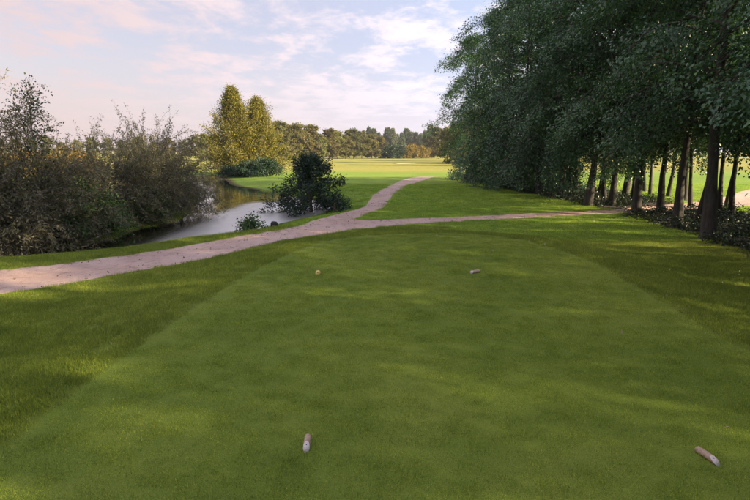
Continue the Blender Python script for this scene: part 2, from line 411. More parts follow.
def ground_z(X, Y):
    X = np.asarray(X, float); Y = np.asarray(Y, float)
    dt = sdf(TEE, X, Y); dp = sdf(POND, X, Y)
    base = -.30 * sstep(0, 2.6, dt) + .012 * vnoise(X, Y, 1.1, 1) * sstep(-.4, 1.5, dt)
    base = base - .38 * sstep(51, 60, Y) * sstep(-4, 0, X + 2) - .32 * sstep(30, 60, Y) * (1 - sstep(-4, 0, X + 2))
    base = base + .05 * vnoise(X, Y, .16, 3) * sstep(16, 30, np.hypot(X, Y))
    base = base + .16 * (.6 + vnoise(X, Y, .045, 5)) * sstep(75, 120, np.hypot(X, Y))
    # far bank on the left lies lower
    base = base - .15 * sstep(-7, -12, X) * sstep(14, 18, Y) * (1 - sstep(30, 50, Y))
    k = np.clip(dp / 2.6, 0, 1); k = .35 * k + .65 * k * k
    zb = WATER_Z + (base - WATER_Z) * k
    zi = WATER_Z + np.maximum(dp * .7, -.7)
    return np.where(dp > 0, zb, zi)


def gz(x, y): return float(ground_z(np.array([x]), np.array([y]))[0])


def build_ground():
    pts = []
    r = 1.2; 
    while r < 4200:
        step = .032 if r < 90 else (.05 if r < 400 else .12)
        n = int(2 * math.pi / step * (1.0))
        a = (np.arange(n) + rng.random()) / n * 2 * math.pi
        rr = r * (1 + rng.uniform(-.25, .25, n) * step)
        # behind the camera and far to the sides coarser
        keep = (np.cos(a - math.pi / 2) > .45) | (rng.random(n) < .3)
        pts.append(np.stack([rr * np.cos(a), rr * np.sin(a)], 1)[keep])
        r *= 1 + step
    pts = np.concatenate(pts)
    # extra rows along the shore for a clean water line
    nrm = np.roll(POND, -1, 0) - np.roll(POND, 1, 0); nrm = np.stack([nrm[:, 1], -nrm[:, 0]], 1); nrm /= np.linalg.norm(nrm, axis=1, keepdims=True) + 1e-9
    for d in (-.5, .35, .8, 1.4): pts = np.concatenate([pts, POND + nrm * d])
    nf = len(pts)
    verts = [Vector((float(p[0]), float(p[1]))) for p in pts]; edges = []
    for poly in (PATH, TEE, FLOOR, POND):
        s = len(verts); verts += [Vector((float(p[0]), float(p[1]))) for p in poly]
        edges += [(s + i, s + (i + 1) % len(poly)) for i in range(len(poly))]
    vo, eo, fo, *_ = geometry.delaunay_2d_cdt(verts, edges, [], 0, 1e-4)
    V = np.array([(v.x, v.y) for v in vo]); T = np.array([f for f in fo if len(f) == 3])
    # upward winding
    a, b, c = V[T[:, 0]], V[T[:, 1]], V[T[:, 2]]
    cr = (b[:, 0] - a[:, 0]) * (c[:, 1] - a[:, 1]) - (b[:, 1] - a[:, 1]) * (c[:, 0] - a[:, 0])
    T[cr < 0] = T[cr < 0][:, ::-1]
    Z = ground_z(V[:, 0], V[:, 1])
    dpath = sdf(PATH, V[:, 0], V[:, 1])
    Z = Z - .03 * sstep(0, .12, -dpath)
    V3 = np.column_stack([V, Z]); C = (a + b + c) / 3
    ip = inside(PATH, C[:, 0], C[:, 1]); it = inside(TEE, C[:, 0], C[:, 1]) & ~ip; ifl = inside(FLOOR, C[:, 0], C[:, 1]) & ~ip & ~it

    def sub(mask, name, mat):
        t = T[mask]; u, inv = np.unique(t, return_inverse=True)
        o = link(name, mesh_from(name, V3[u], inv.reshape(-1, 3), [mat], True)); return tag(o, kind='structure')
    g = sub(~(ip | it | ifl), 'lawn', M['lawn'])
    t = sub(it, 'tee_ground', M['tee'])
    p = sub(ip, 'path', M['path'])
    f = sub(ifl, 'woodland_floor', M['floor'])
    tag(g, 'green lawn running from the foreground to the far sunlit fairway'); tag(t, 'smooth close-mown tee with a curved edge in the foreground')
    tag(p, 'pink gravel path that forks beside the pond'); tag(f, 'dark litter-covered strip of ground under the row of trees at right')


build_ground()

# water sheet with real wind ripples, a little larger than the shore so that the bank cuts it
def build_water():
    h = .085; (x0, y0), (x1, y1) = POND.min(0) - .6, POND.max(0) + .6
    xs = np.arange(x0, x1, h); ys = np.arange(y0, y1, h * 1.25); nx, ny = len(xs), len(ys)
    X, Y = np.meshgrid(xs, ys); x, y = X.ravel(), Y.ravel()
    d = sdf(POND, x, y); rg = np.random.default_rng(4)
    amp = .38 * sstep(-.1, -1.2, d) * (.10 + .90 * sstep(43, 33, y)) * (.25 + .75 * sstep(-10, -7, x))
    z = np.zeros_like(x)
    for k in range(16):
        lam = rg.uniform(.32, 1.0); th = rg.normal(R(100), .8); kx, ky = math.sin(th) * 6.283 / lam, math.cos(th) * 6.283 / lam
        z += .034 * lam / 6.283 * np.sin(kx * x + ky * y + rg.random() * 6.28 + .8 * np.sin(.6 * x + k) + .8 * np.cos(.5 * y - k))
    z = WATER_Z + z * amp * (.75 + .5 * vnoise(x, y, .35, 2))
    ins = (d < .38).reshape(ny, nx); q = ins[:-1, :-1] & ins[1:, :-1] & ins[:-1, 1:] & ins[1:, 1:]
    iy, ix = np.nonzero(q); a_ = iy * nx + ix; F = np.column_stack([a_, a_ + 1, a_ + nx + 1, a_ + nx])
    u, inv = np.unique(F, return_inverse=True); V = np.column_stack([x, y, z])[u]
    tag(link('pond_water', mesh_from('pond_water', V, inv.reshape(-1, 4), [M['water']], True)), 'still pond reflecting the sky and the golden conifers', kind='structure')


build_water()


# sand bunkers on the far fairway
def bunker(px, py, rx, ry, label):
    p = at(px, py, -.85); z = gz(*p); n = 28; ring = []
    V = [(p[0], p[1], z - .02)]; 
    for k, s in ((0, .6), (1, 1.0)):
        for i in range(n):
            a_ = 2 * math.pi * i / n; w = s * (1 + .12 * math.sin(3 * a_ + 1) + .06 * math.sin(5 * a_))
            x, y = p[0] + rx * w * math.cos(a_), p[1] + ry * w * math.sin(a_); V.append((x, y, gz(x, y) + (.02 if k == 0 else .10)))
    tri = [(0, 1 + i, 1 + (i + 1) % n) for i in range(n)]; quad = [(1 + i, 1 + n + i, 1 + n + (i + 1) % n, 1 + (i + 1) % n) for i in range(n)]
    o = link('sand_bunker', mesh_from('sand_bunker', V, [np.array(tri), np.array(quad)], [M['sand']], True)); tag(o, label, kind='structure')


bunker(333, 160.5, 5.5, 7.0, 'pale sand bunker at the foot of the far tree belt')
bunker(404, 164.8, 2.6, 3.0, 'small sand bunker out on the middle of the far fairway')


# ------------------------------------------------------------------ vegetation building
def norm(a): return a / (np.linalg.norm(a, axis=-1, keepdims=True) + 1e-9)


class Tubes:
    def __init__(s): s.V = []; s.F = []; s.n = 0
    def add(s, P, rad, sides=6):
        P = np.asarray(P, float); k = len(P); rad = np.asarray(rad, float)
        t = norm(np.gradient(P, axis=0)); ref = np.array([0, 0, 1.]) if abs(t[0][2]) < .9 else np.array([1., 0, 0])
        u = norm(np.cross(t, ref)); v = np.cross(t, u)
        a = np.arange(sides) / sides * 2 * np.pi
        ring = P[:, None] + rad[:, None, None] * (np.cos(a)[None, :, None] * u[:, None] + np.sin(a)[None, :, None] * v[:, None])
        s.V.append(ring.reshape(-1, 3))
        i = np.arange(k - 1)[:, None] * sides + np.arange(sides)[None]; j = np.arange(k - 1)[:, None] * sides + (np.arange(sides)[None] + 1) % sides
        s.F.append((np.stack([i, j, j + sides, i + sides], -1).reshape(-1, 4)) + s.n); s.n += k * sides
    def mesh(s, name, mat): return mesh_from(name, np.concatenate(s.V), np.concatenate(s.F), [mat], True)


def leaves(name, P, tip, nor, ln, wd, mat, rg, fold=.25, shade=None):
    """one folded rhombic leaf per point"""
    n = len(P); tip = norm(tip); side = norm(np.cross(nor, tip)); up = np.cross(tip, side)
    ln = np.broadcast_to(ln, (n,))[:, None]; wd = np.broadcast_to(wd, (n,))[:, None]
    a = P; c = P + tip * ln
    b = P + tip * ln * .45 + side * wd * .5 + up * wd * fold; d = P + tip * ln * .45 - side * wd * .5 + up * wd * fold
    V = np.stack([a, b, c, d], 1).reshape(-1, 3); i = np.arange(n) * 4
    F = np.concatenate([np.stack([i, i + 1, i + 2], 1), np.stack([i, i + 2, i + 3], 1)])
    r = np.clip(rg.beta(2.2, 2.2, n), 0, 1) if shade is None else np.clip(shade, 0, 1)
    return mesh_from(name, V, F, [mat], False, np.concatenate([r, r]))


def polyline(p0, d, L, n, rg, droop=0., wob=.08, up=0.):
    P = [np.array(p0, float)]; d = norm(np.array(d, float))
    for i in range(n):
        d = norm(d + rg.normal(0, wob, 3) + np.array([0, 0, up - droop * (i + 1) / n])); P.append(P[-1] + d * L / n)
    return np.array(P)


def along(P, t):
    f = np.clip(t, 0, .9999) * (len(P) - 1); i = int(f); return P[i] + (P[i + 1] - P[i]) * (f - i), norm(P[i + 1] - P[i])


def broadleaf(seed, H, r0, hb, prof, n1, n2, ntw, nlv, leaf_l, leaf_w, mats, droop=.35, spread=.16, lean=(0, 0), elev=(15, 60), twig_l=.55, trunk_sides=9, tube2=True, up_norm=1.0, pull=None, hang=.5, tpow=1.05):
    """returns (trunk mesh, branches mesh, crown mesh). prof(t)->crown radius at relative height t of the crown"""
    rg = np.random.default_rng(seed)
    tr = Tubes(); br = Tubes()
    k = 9; z = np.linspace(0, H, k); wob = np.cumsum(rg.normal(0, .035 * H / 12, (k, 2)), 0); wob[0] = 0
    T = np.column_stack([wob[:, 0] + lean[0] * z, wob[:, 1] + lean[1] * z, z])
    base = np.array([[T[0][0], T[0][1], -.25]])
    TP = np.concatenate([base, T[:1] + [[0, 0, .12]], T[1:]]); rr = r0 * .86 * np.concatenate([[2.5, 1.45], np.linspace(1, .12, k)[1:] ** .9])
    tr.add(TP, rr, trunk_sides)
    LP = []; LT = []; LC = []
    for i in range(n1):
        t = (i + rg.random()) / n1; h = hb + (H * .97 - hb) * t ** tpow
        az = i * 2.39996 + rg.normal(0, .35); Rr = prof(t) * rg.uniform(.72, 1.15)
        if pull is not None: Rr *= 1 + pull[0] * math.cos(az - pull[1])
        el = R(elev[0] + (elev[1] - elev[0]) * t + rg.normal(0, 8))
        p0, _ = along(T, h / H)
        d = np.array([math.cos(az) * math.cos(el), math.sin(az) * math.cos(el), math.sin(el)])
        P = polyline(p0, d, Rr * 1.15, 6, rg, droop, .09)
        rb = max(.012, r0 * .34 * (1 - .65 * t) * min(1, Rr / 2.5)); br.add(P, rb * np.linspace(1, .25, len(P)), 5)
        for j in range(n2):
            s = .22 + .78 * (j + rg.random()) / n2; q0, qd = along(P, s)
            sd_ = norm(np.cross(qd, [0, 0, 1.])) * (1 if j % 2 else -1)
            d2 = norm(qd * .7 + sd_ * rg.uniform(.4, 1.1) + np.array([0, 0, rg.normal(.05, .3)]))
            clump_tone = rg.normal(0, .13)
            L2 = max(.5, Rr * .42 * (1.15 - .6 * s)) * rg.uniform(.7, 1.3)
            Q = polyline(q0, d2, L2, 4, rg, droop * .9, .14)
            if tube2: br.add(Q, rb * .32 * np.linspace(1, .3, len(Q)), 3)
            for w in range(ntw):
                s2 = .15 + .85 * (w + rg.random()) / ntw; t0, td = along(Q, s2)
                dt = norm(td * .5 + rg.normal(0, .6, 3) + np.array([0, 0, -.25 * hang / .5]))
                tl = twig_l * rg.uniform(.6, 1.3); m = int(nlv * rg.uniform(.5, 1.5)) + 1
                u = rg.random(m)[:, None]
                LP.append(t0 + dt * tl * u + rg.normal(0, spread, (m, 3)) * np.array([1, 1, .7])); LT.append(np.repeat(dt[None], m, 0))
                LC.append(np.full(m, rg.normal(0, .07) + clump_tone))
    LP = np.concatenate(LP); LT = np.concatenate(LT); LC = np.concatenate(LC); n = len(LP)
    ax = np.column_stack([np.interp(LP[:, 2], T[:, 2], T[:, 0]), np.interp(LP[:, 2], T[:, 2], T[:, 1]), LP[:, 2] - .5])
    outw = norm(LP - ax)
    nor = norm(outw * .55 + np.array([0, 0, up_norm]) + rg.normal(0, .42, (n, 3)))
    tip = norm(LT * .5 + outw * .45 + np.array([0, 0, -hang]) + rg.normal(0, .45, (n, 3)))
    sh = np.clip(rg.normal(.47, .17, n) + LC, 0, 1)
    cm = leaves('crown', LP, tip, nor, leaf_l * rg.uniform(.7, 1.25, n), leaf_w * rg.uniform(.7, 1.25, n), mats[1], rg, .18, sh)
    return tr.mesh('trunk', mats[0]), br.mesh('branches', mats[0]), cm


def plant_tree(name, meshes, loc, rz=0, s=1.0, label=None, cat='tree', group=None, names=('trunk', 'branches', 'crown')):
    e = empty(name, loc, rz, s)
    for me, nm in zip(meshes, names):
        if me is not None: link(nm, me, e)
    return tag(e, label, cat, group)


ORD = ['first', 'second', 'third', 'fourth', 'fifth', 'sixth', 'seventh', 'eighth', 'ninth', 'tenth', 'eleventh', 'twelfth', 'thirteenth', 'fourteenth', 'fifteenth', 'sixteenth', 'seventeenth', 'eighteenth', 'nineteenth', 'twentieth', 'twenty-first', 'twenty-second', 'twenty-third', 'twenty-fourth', 'twenty-fifth', 'twenty-sixth', 'twenty-seventh', 'twenty-eighth', 'twenty-ninth', 'thirtieth']

# ---- right-hand row of alders
PA = lambda Rm: (lambda t: Rm * (1.0 + .3 * math.sin(min(1, t * 1.25) * math.pi * .62)) * (1 if t < .6 else max(.18, 1 - ((t - .6) / .4) ** 1.6 * .8)))
al_m = (M['bark'], M['alder'])
AK = dict(spread=.13, tpow=1.3, twig_l=.42, up_norm=1.5)
ALD = [broadleaf(100, 13.5, .17, 2.7, PA(2.9), 38, 9, 5, 21, .10, .078, al_m, droop=.45, lean=(-.01, 0), elev=(4, 62), **AK),
       broadleaf(101, 13.0, .15, 2.5, PA(2.8), 37, 9, 5, 21, .10, .078, al_m, droop=.50, lean=(.02, .01), elev=(2, 60), **AK),
       broadleaf(102, 14.2, .18, 3.0, PA(3.0), 38, 9, 5, 21, .10, .078, al_m, droop=.42, lean=(-.02, .015), elev=(6, 62), **AK),
       broadleaf(103, 12.6, .13, 2.2, PA(2.7), 36, 9, 5, 20, .10, .078, al_m, droop=.55, lean=(.01, -.02), elev=(0, 58), **AK)]
ALD_HI = [broadleaf(110, 13.8, .16, 3.5, PA(2.9), 36, 9, 5, 21, .10, .078, al_m, droop=.40, lean=(-.015, .01), elev=(8, 62), **AK),
          broadleaf(111, 13.2, .14, 3.2, PA(2.8), 36, 9, 5, 21, .10, .078, al_m, droop=.42, lean=(.025, 0), elev=(8, 60), **AK),
          broadleaf(112, 14.4, .18, 3.6, PA(3.0), 37, 9, 5, 21, .10, .078, al_m, droop=.40, lean=(-.02, -.01), elev=(10, 62), **AK)]
ALD_LOW = broadleaf(104, 13.2, .15, .55, PA(2.9), 42, 9, 5, 18, .115, .088, al_m, droop=.5, elev=(-2, 60), spread=.15, twig_l=.45, up_norm=1.4)
ALD_LOW2 = broadleaf(105, 12.2, .14, .4, PA(2.8), 40, 9, 5, 18, .115, .088, al_m, droop=.55, elev=(-4, 58), spread=.15, twig_l=.45, up_norm=1.4)
POLE = [broadleaf(106, 11.5, .10, 3.0, PA(2.0), 22, 7, 4, 16, .10, .078, al_m, droop=.4, lean=(.05, .02)),
        broadleaf(107, 11.0, .085, 3.2, PA(1.9), 21, 7, 4, 16, .10, .078, al_m, droop=.4, lean=(-.06, .03)),
        broadleaf(108, 12.0, .12, 3.0, PA(2.0), 22, 7, 4, 16, .10, .078, al_m, droop=.4, lean=(-.02, -.03))]
# front trunks, from the right picture edge into the distance: pixel of the foot, mesh, turn, scale
front = [(708, 238, ALD_HI[2], 0.4, 1.0, 'thickest alder trunk in the row, rough bark, nearest the right picture edge'),
         (677, 223, ALD_HI[0], 2.1, .95, 'alder with straight dark trunk just left of the thickest trunk at right'),
         (660, 213, ALD_HI[1], 4.0, .95, 'slim alder standing by the path where it enters the tree row'),
         (636, 214.5, ALD_HI[0], 1.0, 1.0, 'pale-barked alder standing at the path edge, left end of the open trunks'),
         (612, 205, ALD_HI[1], 5.2, 1.0, 'alder just behind the path, next beyond the pale-barked one at the path edge'),
         (588, 205.5, ALD_HI[2], 3.1, 1.0, 'alder with thick dark trunk beside the grass island just past the path'),
         (560, 198.5, ALD[1], .2, 1.05, 'alder with thin pale leaning stem halfway along the dark row'),
         (538, 195, ALD[3], 2.7, 1.08, 'alder halfway along the row with leaves hanging near the grass'),
         (521, 190.5, ALD_LOW, 1.7, 1.0, 'alder with foliage skirting down to the grass island, past the middle of the row'),
         (503, 186, ALD_LOW2, 4.4, 1.12, 'bushy alder near the far end of the row, foliage down to the ground'),
         (488, 182, ALD_LOW, 0.3, 1.02, 'last but one alder at the far end of the dark row'),
         (474, 178.5, ALD_LOW2, 2.2, 1.08, 'last alder at the far left end of the dark row, against the sky')]
GR_A = 'dark row of alders on the right'
for px, py, me, rz, s, lab in front:
    p = at(px, py, FL_Z); plant_tree('alder_tree', me, (p[0], p[1], gz(*p) - .03), rz, s, lab, group=GR_A)
# second rank and slim poles standing behind the front trunks
second = [(699, 221, POLE[2], .5, 1.0, 'slim dark stem close behind the thickest trunk at right'),
          (719, 211, POLE[0], 1.4, 1.0, 'leaning slim stem right of the thickest trunk, by the pink path'),
          (726, 207, POLE[1], 3.0, .95, 'thin stem nearest the right edge behind the path verge'),
          (684, 200, ALD_HI[1], 4.5, .95, 'alder behind the path seen between the two right-hand trunks'),
          (668, 196, POLE[0], 5.0, 1.05, 'leaning stem against the bright field behind the path'),
          (650, 194, POLE[1], .9, 1.1, 'thin leaning pole behind the pale-barked alder, bright field behind it'),
          (644, 191, POLE[2], 2.4, 1.0, 'second thin pole against the bright field, left of the leaning one'),
          (625, 197, ALD_HI[2], 3.6, .98, 'alder of the second rank beyond the path, behind the pale-barked one'),
          (600, 195, POLE[2], 1.1, 1.1, 'slim stem behind the thick dark trunk beside the island'),
          (575, 192, ALD_HI[0], 2.0, .95, 'alder of the second rank behind the thin pale leaning stem'),
          (731, 214, POLE[2], 4.1, .9, 'slim upright stem at the right picture edge before the pink path'),
          (690, 207, POLE[0], 2.6, .9, 'thin stem just left of the thickest trunk, beyond the path'),
          (632, 203, POLE[1], 4.8, 1.0, 'thin stem close behind the pale-barked alder beyond the path'),
          (604, 200.5, POLE[2], 3.5, 1.0, 'slender stem between the two alders just past the path'),
          (570, 196, POLE[0], 1.9, 1.0, 'slender stem left of the alder with the thick dark trunk'),
          (548, 189, ALD_LOW, 5.1, .9, 'low-branched alder of the second rank, middle of the row'),
          (528, 186, ALD[2], .7, .95, 'alder of the second rank beyond the middle of the row'),
          (508, 182.5, ALD_LOW, 3.3, .95, 'low-branched alder behind the far end of the row')]
for px, py, me, rz, s, lab in second:
    p = at(px, py, FL_Z); plant_tree('alder_tree', me, (p[0], p[1], gz(*p) - .03), rz, s, lab, group=GR_A)
# the wood goes on beyond the right picture edge; its boughs reach in and it shades the tee; those behind the viewpoint and the outermost low ones are added for shade
beyond = [(10.6, 11.0, ALD_HI[1], .9, 1.0), (10.2, 7.6, ALD[3], 2.2, 1.02), (9.9, 4.2, ALD[0], 5.5, 1.0), (10.3, .6, ALD_LOW2, 1.2, 1.05), (9.8, -3.4, ALD[2], 3.3, 1.0), (10.2, -7.6, ALD_LOW, 4.6, 1.05),
          (5.5, -9.5, ALD_LOW2, .4, 1.0), (0.5, -11.5, ALD_LOW, 3.4, 1.0), (-5.0, -11.0, ALD_LOW2, 5.0, .95), (18.3, 17.0, ALD_LOW, 1.1, 1.0), (18.6, 12.0, ALD_LOW2, 2.9, 1.05), (18.4, 7.0, ALD_LOW, 4.3, 1.0), (14.2, 13.0, ALD_HI[0], 4.1, .97), (14.6, 8.0, ALD_LOW, .5, 1.0), (14.0, 3.2, ALD_LOW2, 2.6, 1.05), (14.6, -1.6, ALD_LOW, 3.9, 1.05), (14.2, -6.8, ALD_LOW2, 5.3, 1.1), (9.9, -12.5, ALD_LOW, .8, 1.1), (15.0, -12.6, ALD_LOW2, 1.9, 1.1)]
for i, (x, y, me, rz, s) in enumerate(beyond):
    plant_tree('alder_tree', me, (x, y, gz(x, y) - .03), rz, s, 'shade alder standing outside the picture beside or behind the viewpoint', group='alders standing outside the picture')

# ---- willows and shrubs on the left bank
PW = lambda Rm: (lambda t: Rm * (1 - .55 * t))


def willow(seed, H, rad, nst, nlv, mats, ll=.10, lw=.022, fork=.5, sub=7, bend=.06, lo=.12, dens_top=1.0):
    """pollard: short stout bole, many long thin rods fanning up and out, narrow leaves along them"""
    rg = np.random.default_rng(seed); tr = Tubes(); br = Tubes()
    tr.add([(0, 0, -.3), (.02, 0, .05), (.05, .02, fork * .6), (.02, .05, fork)], [.20, .16, .15, .19], 8)
    LP = []; LT = []
    for i in range(nst):
        az = rg.random() * 2 * np.pi; q = rg.random() ** .6; el = R(88 - q * 72 + rg.normal(0, 4))
        L = (H - fork) * (1.0 - .10 * q) * rg.uniform(.55, .84) * (1.12 if rg.random() < .06 else 1) if q < .5 else math.hypot(rad, (H - fork) * .55) * rg.uniform(.65, 1.08)
        d = np.array([math.cos(az) * math.cos(el), math.sin(az) * math.cos(el), math.sin(el)])
        P = polyline((rg.normal(0, .10), rg.normal(0, .10), fork - .05), d, L, 7, rg, .16 + .25 * q, bend)
        br.add(P, .017 * rg.uniform(.6, 1.4) * np.linspace(1, .2, len(P)), 4)
        for j in range(sub):
            s = .28 + .7 * (j + rg.random()) / sub; q0, qd = along(P, s)
            d2 = norm(qd * .8 + rg.normal(0, .45, 3) + np.array([0, 0, .15])); L2 = L * .26 * rg.uniform(.6, 1.3)
            Q = polyline(q0, d2, L2, 3, rg, .12, .1); br.add(Q, .0055 * np.linspace(1, .3, len(Q)), 3)
            m = int(nlv * rg.uniform(.5, 1.5)); u = rg.random(m)
            pos = np.array([along(Q, x)[0] for x in u]) + rg.normal(0, .045, (m, 3)); LP.append(pos); LT.append(np.repeat(norm(Q[-1] - Q[0])[None], m, 0))
        m = int(nlv * 1.2); u = .3 + .7 * rg.random(m); LP.append(np.array([along(P, x)[0] for x in u]) + rg.normal(0, .06, (m, 3))); LT.append(np.repeat(norm(P[-1] - P[2])[None], m, 0))
    LP = np.concatenate(LP); LT = np.concatenate(LT); k = LP[:, 2] > lo; LP, LT = LP[k], LT[k]; n = len(LP)
    nor = norm(rg.normal(0, .7, (n, 3)) + np.array([0, 0, .5])); tip = norm(LT * .5 + rg.normal(0, .6, (n, 3)) + np.array([0, 0, -.1]))
    cm = leaves('crown', LP, tip, nor, ll * rg.uniform(.6, 1.3, n), lw * rg.uniform(.7, 1.3, n), mats[1], rg, .15)
    return tr.mesh('trunk', mats[0]), br.mesh('branches', mats[0]), cm


def bush(seed, H, rad, nst, nlv, mats, ll, lw, el0=80, q_pow=.55, sub=5, spread=.10, flat=1.0):
    rg = np.random.default_rng(seed); br = Tubes(); LP = []; LT = []
    for i in range(nst):
        az = rg.random() * 2 * np.pi; q = rg.random() ** q_pow
        tgt = np.array([math.cos(az) * rad * q, math.sin(az) * rad * q, H * math.sqrt(max(.02, 1 - (q * .96) ** 2)) * rg.uniform(.55, 1.08) * flat])
        p0 = np.array([rg.normal(0, rad * .12), rg.normal(0, rad * .12), -.08]); mid = p0 + (tgt - p0) * .5 + np.array([0, 0, .18 * H])
        P = spline([p0, mid, tgt], 4); br.add(P, .012 * (H / 1.5) ** .5 * np.linspace(1, .25, len(P)), 4)
        for j in range(sub):
            s = .3 + .7 * (j + rg.random()) / sub; q0, qd = along(P, s); Q = polyline(q0, qd * .6 + rg.normal(0, .6, 3), rad * .3, 3, rg, .15, .1)
            m = int(nlv * rg.uniform(.5, 1.5)) + 1; u = rg.random(m)
            LP.append(np.array([along(Q, x)[0] for x in u]) + rg.normal(0, spread, (m, 3))); LT.append(np.repeat(norm(Q[-1] - Q[0])[None], m, 0))
    LP = np.concatenate(LP); LT = np.concatenate(LT); k = LP[:, 2] > .02; LP, LT = LP[k], LT[k]; n = len(LP)
    outw = norm(LP - np.array([0, 0, H * .3])); nor = norm(outw * .6 + np.array([0, 0, .8]) + rg.normal(0, .5, (n, 3)))
    tip = norm(LT * .4 + outw * .5 + rg.normal(0, .5, (n, 3)) + np.array([0, 0, -.2]))
    cm = leaves('foliage', LP, tip, nor, ll * rg.uniform(.6, 1.25, n), lw * rg.uniform(.7, 1.25, n), mats[1], rg, .18)
    return br.mesh('stems', mats[0]), cm


wm = (M['bark2'], M['willow'])


def px_tree(name, me, px, py, z, rz, s, label, cat='tree', group=None, names=('trunk', 'branches', 'crown')):
    p = at(px, py, z); zz = gz(*p); return plant_tree(name, me, (p[0], p[1], zz - .02), rz, s, label, cat, group, names)


GW = 'willows along the left bank of the pond'
WIL = [willow(201, 6.2, 2.4, 190, 36, wm, .12, .034), willow(202, 5.9, 2.3, 165, 30, wm, .12, .034, fork=.7), willow(203, 5.9, 2.2, 170, 32, wm, .12, .034)]
px_tree('willow_tree', WIL[0], 157, 217, -.7, .3, .82, 'largest grey-olive willow leaning over the water, rightmost on the left bank', group=GW)
px_tree('willow_tree', WIL[1], 113, 224, -.7, 1.9, .80, 'open willow with forked dark bole and fanning rods, middle of the left bank', group=GW)
px_tree('willow_tree', WIL[0], 8, 243, -.6, 2.5, .93, 'tall willow cut by the left picture edge', group=GW)
px_tree('willow_tree', WIL[2], -42, 240, -.6, 4.0, 1.15, 'willow mostly outside the left picture edge', group=GW)
px_tree('willow_tree', WIL[2], 152, 205, -.6, 5.0, .98, 'willow standing behind the two at the right of the left bank', group=GW)
px_tree('willow_tree', WIL[1], 58, 228, -.6, .7, .5, 'low brownish willow behind the green bramble', group=GW)
sap = broadleaf(210, 4.7, .035, 1.2, lambda t: .75 * (1.05 - .8 * t), 22, 5, 3, 5, .085, .055, (M['bark2'], M['yew']), droop=.05, spread=.07, elev=(45, 75), twig_l=.25, trunk_sides=6, hang=.1)
px_tree('sapling_tree', sap, 47, 237, -.6, .4, 1.0, 'thin sapling with sparse dark leaves rising between the willows against the sky', group=None)
bm_ = (M['bark2'], M['bramble'])
BR = [bush(220, 1.7, 1.5, 60, 26, bm_, .085, .06), bush(221, 1.3, 1.2, 45, 26, bm_, .08, .055)]
px_tree('bramble_bush', BR[0], 84, 240.5, -.75, .5, 1.0, 'leafy green bramble bush at the water edge between the willows', 'bush', 'low bushes on the left bank', ('stems', 'foliage'))
px_tree('bramble_bush', BR[1], 103, 236, -.75, 2.5, .9, 'smaller green bush right of the bramble, under the forked willow', 'bush', 'low bushes on the left bank', ('stems', 'foliage'))
px_tree('bramble_bush', BR[1], 148, 222.5, -.75, 4.5, 1.0, 'low bush at the foot of the largest willow', 'bush', 'low bushes on the left bank', ('stems', 'foliage'))
px_tree('bramble_bush', BR[0], 45, 240, -.75, 3.5, .85, 'olive bush left of the green bramble on the shore', 'bush', 'low bushes on the left bank', ('stems', 'foliage'))
px_tree('bramble_bush', BR[1], 2, 247, -.75, 1.0, .9, 'bush at the left picture edge by the water', 'bush', 'low bushes on the left bank', ('stems', 'foliage'))


def reeds(seed, n, rad, h, mat):
    rg = np.random.default_rng(seed); P0 = rg.normal(0, rad, (n, 3)); P0[:, 2] = -.1
    tip = norm(np.column_stack([rg.normal(0, .35, n), rg.normal(0, .35, n), np.ones(n)])); nor = norm(rg.normal(0, 1, (n, 3)) * [1, 1, .1])
    return leaves('stalks', P0, tip, nor, h * rg.uniform(.5, 1.2, n), .02 * rg.uniform(.6, 1.6, n), mat, rg, .1)


RE = reeds(230, 160, .35, 1.0, M['reed'])
for k, (px, py, s, lab) in enumerate([(6, 252.5, 1.0, 'dry grey reed tuft at the water edge by the left picture edge'), (18, 252, .8, 'dry grey reed tuft just right of the one at the left picture edge')]):
    px_tree('reed_tuft', (RE,), px, py, -.78, k * 1.3, s, lab, 'reeds', 'dry reeds at the left shore', ('stalks',))


